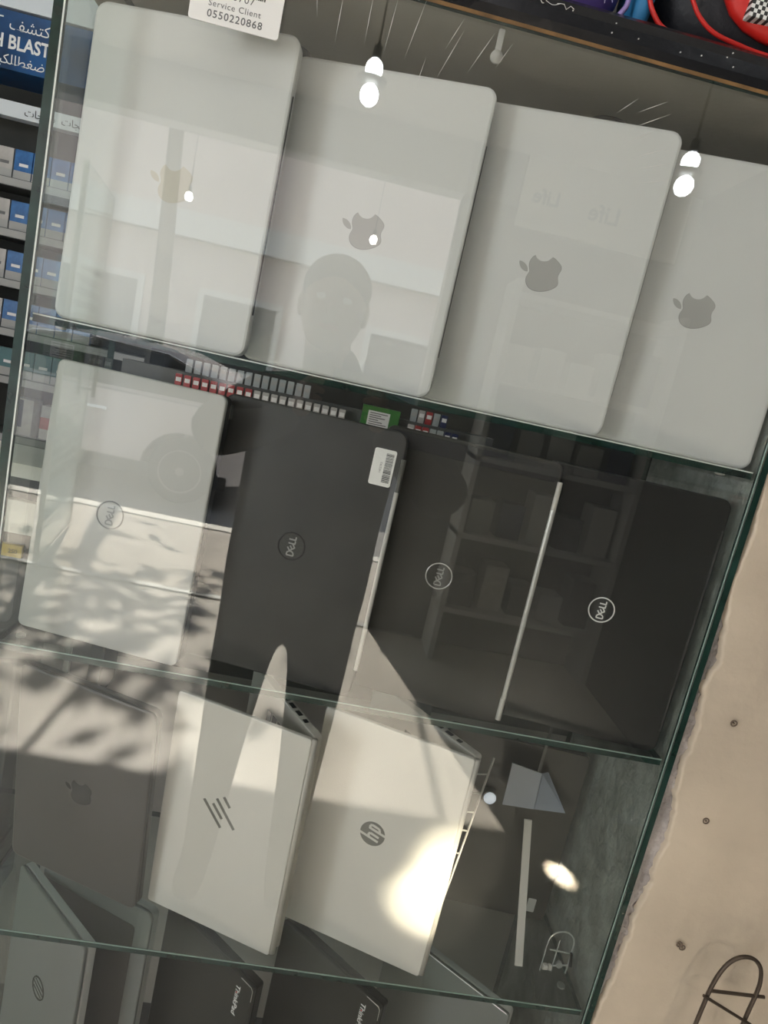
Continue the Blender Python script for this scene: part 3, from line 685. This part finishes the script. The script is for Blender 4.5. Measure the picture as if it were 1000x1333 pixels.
ordn = ['first', 'second', 'third', 'fourth', 'fifth', 'sixth', 'seventh', 'eighth', 'ninth', 'tenth', 'eleventh', 'twelfth', 'thirteenth', 'fourteenth', 'fifteenth', 'sixteenth', 'seventeenth', 'eighteenth', 'nineteenth', 'twentieth']
PX = [-1.475, -1.41, -1.345, -1.278, -1.213, -1.148, -1.083, -1.018]
proto = {}
for r_, z in enumerate(tiers):
    for c_, x in enumerate(PX):
        x = x + 0.006 * r_
        kind = 'pack_white' if c_ in (0, 2) else ('pack_blue' if r_ < 4 else 'teal')
        if kind not in proto:
            e = thing('cigarette_pack', None, None)
            b = MB(); b.box((-0.0275, 0, 0.0), (0.0275, 0.022, 0.088)); b.build('carton', kind, e)
            b = MB(); b.box((-0.0277, -0.0006, 0.0), (0.0277, 0.0, 0.026)); b.build('warning_label', 'strip_grey', e)
            b = MB(); b.box((-0.012, -0.0006, 0.040), (0.016, 0.0, 0.049)); b.build('brand_mark', 'emblem_white' if kind != 'pack_white' else 'ink_grey', e)
            proto[kind] = e
            o = e
        else:
            o = copy_tree(proto[kind])
        o.location = (x, YC + 0.012, z); o.scale = (1.12, 1, 1.15)
        o['label'] = '%s pack on the %s tier from the top of the tobacco shelf, %s along' % ({'pack_white': 'white', 'pack_blue': 'blue', 'teal': 'teal'}[kind], ordn[r_], ordn[c_])
        o['category'] = 'pack'; o['group'] = 'packs on the tobacco shelf'
# cartons on the lowest tier
t = thing('carton', 'white carton with a dark blue flank below the packs', 'box', (-1.17, YC + 0.02, 1.01), (0, 0, R(-8)))
solid('body', 'pack_white', (-0.05, 0, 0), (0.03, 0.06, 0.14), t); solid('flank', 'pack_navy', (-0.0505, -0.001, 0.03), (-0.01, 0.0, 0.135), t)
t = thing('carton', 'red and white carton beside the blue flanked one', 'box', (-1.06, YC + 0.02, 1.01), (0, 0, R(4)))
solid('body', 'pack_white', (-0.05, 0, 0), (0.04, 0.06, 0.13), t); solid('red_band', 'pack_red', (-0.0505, -0.001, 0.04), (0.0405, 0.0, 0.085), t)
# white counter with yellow price tickets, seen past the left glass side
t = thing('counter', 'white counter unit with yellow price tickets behind the left glass side', 'counter', (0, 0, 0))
solid('top', 'white_box', (-1.25, 0.80, 1.135), (-0.60, 1.02, 1.165), t)
solid('drawer_front', 'white_box', (-1.25, 0.83, 1.00), (-0.61, 1.0, 1.075), t)
solid('body', 'shop_dark', (-1.25, 0.85, 0.0), (-0.62, 1.0, 1.135), t)
for x, z in ((-0.665, 0.955), (-0.70, 0.72)):
    b = MB(); b.box((x - 0.03, 0.838, z - 0.014), (x + 0.028, 0.849, z + 0.014)); tk = b.build('price_ticket', 'yellow', t)
    text('ticket_figures', '250', 0.014, 'ink', lambda u, v, d: Vector((x - 0.002 + u, 0.8375 - d, z - 0.005 + v)), tk)
# small packs on a stepped rack behind the dark laptops
YR = 1.2
t = thing('stepped_rack', 'low stepped counter rack of small packs behind the middle shelf', 'rack', (0, 0, 0))
solid('upper_step', 'shelf_grey', (-0.60, YR + 0.035, 1.20), (0.45, YR + 0.09, 1.414), t)
solid('lower_step', 'shelf_grey', (-0.60, YR - 0.03, 1.20), (0.45, YR + 0.034, 1.372), t)
solid('leg', 'shelf_grey', (-0.60, YR - 0.03, 0.0), (-0.55, YR + 0.09, 1.20), t); solid('leg', 'shelf_grey', (0.40, YR - 0.03, 0.0), (0.45, YR + 0.09, 1.20), t)
pk = {}
def small(kind, x, y, z, lab):
    if kind not in pk:
        e = thing('small_pack', None, None)
        b = MB(); b.slab(-0.009, 0.009, 0, 0.036, 0, 0.012, 0.002, 0.0006, seg=2, bs=1); b.build('carton', kind, e)
        b = MB(); b.box((-0.0068, -0.0006, 0.016), (0.0068, 0.0002, 0.027)); b.build('front_label', 'paper' if kind != 'pack_pale' else 'strip_grey', e)
        pk[kind] = e; o = e
    else: o = copy_tree(pk[kind])
    o.location = (x, y, z); tag(o, lab, 'pack', 'small packs on the stepped rack')
for k in range(20):
    x = -0.435 + k * 0.0235
    if k < 15: small('pack_pale', x + 0.01, YR + 0.045, 1.4142, 'clear topped small pack on the upper step of the rack, %s along' % ordn[k])
    kind = 'pack_red' if k < 9 else 'pack_white'
    small(kind, x, YR - 0.012, 1.3722, '%s small pack on the lower step of the rack, %s along' % ('red' if kind == 'pack_red' else 'whitish', ordn[k]))
for k in range(7):
    kind = ('pack_white', 'pack_red', 'pack_red', 'pack_pale', 'pack_pale', 'pack_navy', 'pack_navy')[k]
    small(kind, 0.205 + k * 0.021, YR - 0.012, 1.3722, '%s small pack right of the green box, %s along' % ({'pack_white': 'whitish', 'pack_red': 'red', 'pack_pale': 'clear', 'pack_navy': 'navy'}[kind], ordn[k]))
    if k < 5: small(('pack_pale', 'pack_white', 'pack_red', 'pack_pale', 'pack_navy')[k], 0.212 + k * 0.022, YR + 0.045, 1.4142, 'small pack on the upper step right of the green box, %s along' % ordn[k])
t = thing('green_box', 'green carton with a white printed label behind the bar code laptop', 'box', (0.115, YR + 0.0, 1.3722))
solid('carton', 'pack_green', (-0.05, 0, 0), (0.055, 0.03, 0.062), t); lb = solid('label_panel', 'paper', (-0.033, -0.001, 0.008), (0.028, 0.0, 0.050), t)
b = MB()
for i in range(6): b.box((-0.028, -0.0014, 0.013 + i * 0.006), (0.022 - (i * 7 % 5) * 0.006, -0.0009, 0.0155 + i * 0.006))
b.build('print_lines', 'ink_grey', lb)

# ================================================================== the street and shop behind the viewer (seen in the glass)
# hanging bulbs
def bulb(loc, label, dim=False):
    t = thing('hanging_bulb', label, 'lamp', loc, group='bare bulbs on the shop ceiling')
    em = 'bulb_dim' if dim else 'bulb_on'
    b = MB(); b.ellipsoid((0, 0, 0), (0.031, 0.031, 0.033), 24, 14); b.build('globe', em, t, smooth=True)
    b = MB(); b.lathe([(0.018, 0.033), (0.046, 0.036), (0.050, 0.050), (0.018, 0.058)], (0, 0, 0), 24); b.build('collar', 'hinge_dark', t, smooth=True)
    b = MB(); b.ellipsoid((0, 0, 0.080), (0.029, 0.029, 0.031), 24, 14); b.build('upper_globe', em, t, smooth=True)
    b = MB(); b.lathe([(0.016, 0.110), (0.014, 0.15), (0.004, 0.155), (0.003, 2.9 - loc[2])], (0, 0, 0), 12); b.build('cord', 'black_plastic', t)
bulb((-0.109, -1.774, 2.400), 'bright bare bulb mirrored above the second silver laptop')
bulb((1.005, -1.774, 2.375), 'bright bare bulb mirrored above the fourth silver laptop')
for x, y, z, lab in ((-1.51, -5.274, 2.60, 'small far bulb mirrored on the first silver laptop'), (0.0, -5.274, 2.61, 'small far bulb mirrored at the second fruit emblem')):
    bulb_pole = None
    t = thing('street_bulb', lab, 'lamp', (x, y, z), group='awning bulbs over the pavement')
    b = MB(); b.lathe([(0, -0.035), (0.025, -0.025), (0.035, 0.0), (0.025, 0.03), (0.015, 0.04)], (0, 0, 0), 16); b.build('globe', 'bulb_dim', t, smooth=True)
    b = MB(); b.lathe([(0.015, 0.04), (0.015, 0.08), (0.004, 0.085), (0.004, 3.2 - z)], (0, 0, 0), 10); b.build('cord', 'black_plastic', t)
t = thing('awning', 'grey awning over the pavement outside the shop', 'awning', (0, 0, 0))
solid('roof_sheet', 'strip_grey', (-3.5, -4.25, 3.2), (2.5, -3.56, 3.25), t)
for x in (-3.4, 2.4): solid('post', 'alu', (x - 0.04, -4.2, -0.01), (x + 0.04, -4.12, 3.2), t)
for x in (-1.51, 0.0): solid('arm', 'alu', (x - 0.012, -5.30, 3.2), (x + 0.012, -4.24, 3.224), t)

# open glass street door with frosted stripes
t = tag(thing('door_1', 'open glass street door with white frosted stripes and a bar handle', 'door', (-1.60, -3.42, 0.02), (0, 0, R(-100)), None), kind='structure')
pane('leaf', (0, -0.005, 0), (1.0, 0.005, 2.3), 1, 'door_glass', t)
for k in range(6): solid('frosted_stripe', 'frost', (0.02, -0.0065, 1.42 + k * 0.075), (0.98, -0.0055, 1.455 + k * 0.075), t)
for k in range(6): solid('frosted_stripe', 'frost', (0.02, -0.0065, 0.52 + k * 0.075), (0.98, -0.0055, 0.555 + k * 0.075), t)
solid('frosted_panel', 'frost', (0.02, -0.0065, 0.22), (0.98, -0.0055, 0.46), t)
for s_ in (-1, 1):
    b = MB(); b.tube([(0.90, s_ * 0.05, 0.95), (0.90, s_ * 0.05, 1.35)], 0.014, 10); b.tube([(0.90, 0, 1.0), (0.90, s_ * 0.05, 1.0)], 0.01, 8); b.tube([(0.90, 0, 1.3), (0.90, s_ * 0.05, 1.3)], 0.01, 8); b.build('handle', 'black_plastic', t)
solid('edge_trim', 'alu', (-0.02, -0.015, 0), (0.0, 0.015, 2.3), t)

# street tree whose leaves dapple the sun on the shop floor
t = thing('street_tree', 'leafy street tree across the road, shading the pavement', 'tree', (-2.6, -8.9, -0.3))
b = MB(); b.tube(smooth_path([(0, 0, 0), (0.05, 0.1, 1.8), (0.1, 0.6, 3.6), (0.2, 1.3, 5.2)]), [0.14 - 0.004 * k for k in range(19)], 10); b.build('trunk', 'rod', t, smooth=True)
b = MB(); rr = random.Random(21)
for k in range(420):
    v = Vector((rr.gauss(0, 0.6), rr.gauss(0, 0.5), rr.gauss(0, 0.45))) + Vector((0.25, 1.6, 5.7))
    M = Matrix.Translation(v) @ Matrix.Rotation(rr.uniform(0, 6), 4, 'Z') @ Matrix.Rotation(rr.uniform(-0.9, 0.9), 4, 'X')
    q = [M @ Vector(p) for p in ((0, -0.11, 0), (0.05, 0, 0.012), (0, 0.11, 0), (-0.05, 0, 0.012))]
    vs = [b.bm.verts.new(p) for p in q]; b.face([vs[0], vs[1], vs[2]]); b.face([vs[0], vs[2], vs[3]])
tag(b.build('foliage', 'leaf', t), kind='stuff')
# parked car
t = thing('car', 'white parked car mirrored in the glass from the street', 'car', (-2.73, -7.25, -0.14))
def arc(cx_, cz_, r_, a0, a1, n=9): return [(cx_ + r_ * math.cos(R(a0 + (a1 - a0) * k / n)), cz_ + r_ * math.sin(R(a0 + (a1 - a0) * k / n))) for k in range(n + 1)]
low = [(-2.12, 0.40), (-2.15, 0.62), (-2.05, 0.86), (-1.1, 0.99), (1.75, 1.02), (2.08, 0.96), (2.14, 0.60), (2.08, 0.34)] + [(1.72, 0.26)] + arc(1.28, 0.33, 0.40, 0, 180) + [(0.84, 0.22), (-0.84, 0.22)] + arc(-1.28, 0.33, 0.40, 0, 180) + [(-1.78, 0.28)]
b = MB()
def fx(u, v, d): return (u, d, v)
L = []
for d, k in ((-0.88, 0.985), (-0.84, 1.0), (0.84, 1.0), (0.88, 0.985)): L.append([((u) * k, d, 0.6 + (v - 0.6) * k) for u, v in low])
b.rings(L); b.build('lower_body', 'car_paint', t)
roof = [(-1.25, 1.00), (-0.45, 1.46), (0.2, 1.54), (1.0, 1.52), (1.5, 1.38), (1.85, 1.02)]
b = MB(); b.rings([[(u * 0.97, -0.80 + (0.14 * (v - 1) / 0.5), v) for u, v in roof], [(u * 0.97, 0.80 - (0.14 * (v - 1) / 0.5), v) for u, v in roof]]); b.build('cabin', 'car_paint', t)
for s_ in (-1, 1):
    for poly in ([(-1.0, 1.04), (-0.38, 1.40), (0.15, 1.46), (0.15, 1.04)], [(0.21, 1.04), (0.21, 1.46), (0.95, 1.44), (1.42, 1.28), (1.58, 1.06)]):
        b = MB(); b.rings([[(u, s_ * (0.815 - 0.14 * (v - 1) / 0.5), v) for u, v in poly], [(u, s_ * (0.78 - 0.14 * (v - 1) / 0.5), v) for u, v in poly]]); b.build('side_window', 'car_glass', t)
    b = MB(); b.tube([(u, s_ * (0.82 - 0.14 * (v - 1) / 0.5), v) for u, v in [(-1.0, 1.05), (-0.38, 1.42), (0.15, 1.48), (0.95, 1.46), (1.44, 1.30), (1.60, 1.06)]], 0.014, 6); b.build('window_trim', 'chrome', t)
    b = MB(); b.box((-1.75, s_ * 0.87 - 0.02, 0.22), (1.75, s_ * 0.87 + 0.02, 0.36)); b.build('sill', 'tyre', t)
    b = MB(); b.box((0.28, s_ * 0.88 - 0.015, 0.80), (0.48, s_ * 0.88 + 0.015, 0.83)); b.build('door_handle', 'chrome', t)
    for cx_ in (-1.28, 1.28):
        b = MB(); b.lathe([(0.20, -0.10), (0.31, -0.10), (0.335, -0.06), (0.335, 0.06), (0.31, 0.10), (0.20, 0.10)], (cx_, s_ * 0.80, 0.335), 28, 'y'); wh = b.build('wheel', 'tyre', t, smooth=True)
        b = MB(); y0 = s_ * 0.885
        b.tube([(cx_ + 0.215 * math.cos(2 * math.pi * k / 28), y0, 0.335 + 0.215 * math.sin(2 * math.pi * k / 28)) for k in range(28)], 0.018, 6, closed=True)
        for k in range(7):
            a = 2 * math.pi * k / 7
            for da in (-0.10, 0.10): b.tube([(cx_ + 0.03 * math.cos(a), y0, 0.335 + 0.03 * math.sin(a)), (cx_ + 0.21 * math.cos(a + da), y0, 0.335 + 0.21 * math.sin(a + da))], 0.013, 6)
        b.lathe([(0.0, -0.02), (0.045, -0.015), (0.045, 0.015), (0.0, 0.02)], (cx_, y0, 0.335), 12, 'y'); b.build('rim', 'alloy', wh)
b = MB(); b.box((2.10, -0.7, 0.62), (2.16, -0.4, 0.80)); b.build('tail_lamp', 'bag_red', t)

# signboard with goods on the street-side wall, right of the opening
t = thing('sign_board', 'white sign board reading Life on the wall behind the viewer', 'sign', (1.04, -3.398, 2.52))
solid('board', 'white_box', (-0.28, 0, 0), (0.68, 0.03, 0.42), t)
def face(x, z): return lambda u, v, d: Vector((x - u, 0.031 + d, z + v))
text('sign_word', 'Life', 0.13, 'life_blue', face(0.30, 0.12), t, bold=0.003); text('sign_word', 'Life', 0.11, 'life_blue', face(-0.06, 0.14), t, bold=0.003)
t = thing('goods_shelf', 'dark open shelf of goods on the wall behind the viewer', 'shelf', (0.80, -3.39, 0))
for z in (0.3, 0.75, 1.2, 1.65, 2.1): solid('board', 'strip_grey', (0, 0, z), (0.98, 0.3, z + 0.03), t)
for x in (0, 0.95): solid('upright', 'strip_grey', (x, 0, 0), (x + 0.03, 0.3, 2.2), t)
rr = random.Random(4)
for i, z in enumerate((0.33, 0.78, 1.23, 1.68)):
    for j in range(5):
        b = MB(); hh = rr.uniform(0.16, 0.32); x = 0.06 + j * 0.18
        b.box((0.80 + x, -3.36, z), (0.80 + x + 0.14, -3.18, z + hh))
        tag(b.build('goods_carton', rr.choice(['goods_dark', 'pack_navy', 'strip_grey', 'pack_white'])), 'carton on the %s board of the goods shelf behind the viewer, %s along' % (ordn[i], ordn[j]), 'box', 'cartons on the goods shelf')
# white housings added above the unseen fill lights
for x, y, l in ((-0.5, -1.15, 2.6), (-1.2, 1.2, 1.2)):
    t = thing('fill_housing', 'long white housing added for the ceiling fill over the viewer' if y < 0 else 'short white housing added for the rear fill over the tobacco shelf', 'lamp', (x, y, 2.9))
    solid('housing', 'sign_white', (-l / 2, -0.10, -0.022), (l / 2, 0.10, 0.0), t)

# the person taking the picture
def skin_obj(name, verts, edges, m, parent, levels=2, root=0):
    me = bpy.data.meshes.new(name); me.from_pydata([v[:3] for v in verts], edges, [])
    o = bpy.data.objects.new(name, me); COL.objects.link(o); o.parent = parent
    me.materials.append(MATS[m])
    sk = o.modifiers.new('skin', 'SKIN'); sk.use_smooth_shade = True
    d = me.skin_vertices[0].data if me.skin_vertices else None
    if d is None:
        me.attributes.new('skin', 'FLOAT', 'POINT')
    for i, v in enumerate(verts):
        r_ = v[3] if isinstance(v[3], tuple) else (v[3], v[3]); d[i].radius = r_; d[i].use_root = (i == root)
    sb = o.modifiers.new('sub', 'SUBSURF'); sb.levels = levels; sb.render_levels = levels
    return o
P = thing('person', 'person in a dark jacket holding up a phone, mirrored in the glass', 'person', (-0.02, -1.04, 0))
V = [(0, 0, 0.95, (0.20, 0.13)), (0, 0, 1.10, (0.20, 0.13)), (0, 0, 1.28, (0.21, 0.13)), (0, -0.01, 1.40, (0.14, 0.10)), (0, 0.0, 1.49, 0.055), (0, 0.02, 1.57, 0.052),
     (-0.17, 0.0, 1.40, 0.075), (-0.27, 0.12, 1.30, 0.066), (-0.15, 0.24, 1.345, 0.046), (-0.062, 0.275, 1.40, 0.032),
     (0.19, 0.0, 1.40, 0.075), (0.33, 0.12, 1.25, 0.072), (0.19, 0.24, 1.345, 0.046), (0.112, 0.275, 1.40, 0.032),
     (-0.10, 0, 0.84, 0.095), (-0.11, 0.02, 0.48, 0.065), (-0.12, -0.01, 0.10, 0.045), (-0.13, 0.10, 0.045, 0.042),
     (0.10, 0, 0.84, 0.095), (0.11, 0.02, 0.48, 0.065), (0.12, -0.01, 0.10, 0.045), (0.13, 0.10, 0.045, 0.042)]
E_ = [(0, 1), (1, 2), (2, 3), (3, 4), (4, 5), (3, 6), (6, 7), (7, 8), (8, 9), (3, 10), (10, 11), (11, 12), (12, 13), (0, 14), (14, 15), (15, 16), (16, 17), (0, 18), (18, 19), (19, 20), (20, 21)]
skin_obj('body', V, E_, 'jacket', P)
hb = MB(); hb.ellipsoid((-0.04, 0.035, 1.648), (0.076, 0.095, 0.112), 24, 16)
hb.ellipsoid((-0.04, 0.128, 1.635), (0.012, 0.020, 0.022), 10, 8); hb.ellipsoid((-0.117, 0.03, 1.645), (0.010, 0.02, 0.030), 10, 8); hb.ellipsoid((0.037, 0.03, 1.645), (0.010, 0.02, 0.030), 10, 8)
hb.tube([(-0.03, 0.015, 1.48), (-0.038, 0.02, 1.58)], 0.056, 14)
hd_ = hb.build('head', 'skin', P, smooth=True)
for sx in (-0.028, 0.028):
    e = MB(); e.ellipsoid((-0.04 + sx, 0.117, 1.662), (0.013, 0.012, 0.008), 10, 8); e.build('eye', 'eye_white', hd_, smooth=True)
e = MB(); e.ellipsoid((-0.04, 0.124, 1.598), (0.024, 0.008, 0.007), 12, 6); e.build('mouth', 'pack_red', hd_, smooth=True)
e = MB(); e.ellipsoid((-0.04, 0.018, 1.695), (0.083, 0.098, 0.080), 24, 14); e.build('hair', 'hair', P, smooth=True)
for s_, wx in ((-1, -0.062), (1, 0.112)):
    # palm behind the phone's edge, four fingers curled across its back, thumb on the screen side
    base = (wx, 0.275, 1.40)
    V = [(wx, 0.272, 1.395, 0.026), (wx - s_ * 0.004, 0.286, 1.435, (0.014, 0.030)), (wx - s_ * 0.006, 0.288, 1.465, (0.012, 0.026))]
    E_ = [(0, 1), (1, 2)]
    for k, (dz, ln) in enumerate(((0.0, 0.9), (-0.018, 1.0), (-0.036, 0.95), (-0.052, 0.78))):
        i = len(V)
        V += [(wx - s_ * 0.008, 0.296, 1.475 + dz, 0.0085), (wx - s_ * 0.020 * ln, 0.304, 1.480 + dz, 0.008), (wx - s_ * 0.036 * ln, 0.305, 1.478 + dz, 0.0072), (wx - s_ * 0.048 * ln, 0.304, 1.474 + dz, 0.0062)]
        E_ += [(2 if dz > -0.03 else 1, i), (i, i + 1), (i + 1, i + 2), (i + 2, i + 3)]
    i = len(V)
    V += [(wx - s_ * 0.008, 0.268, 1.445, 0.011), (wx - s_ * 0.020, 0.266, 1.470, 0.0095), (wx - s_ * 0.030, 0.268, 1.490, 0.008)]
    E_ += [(1, i), (i, i + 1), (i + 1, i + 2)]
    skin_obj('hand', V, E_, 'skin', P)
t = thing('phone', 'black phone held up in both hands of the mirrored person', 'phone', (0.012, -0.7450, 1.385))
b = MB(); b.slab(-0.037, 0.037, 0, 0.125, -0.004, 0.004, 0.008, 0.001); b.build('shell', 'phone', t)
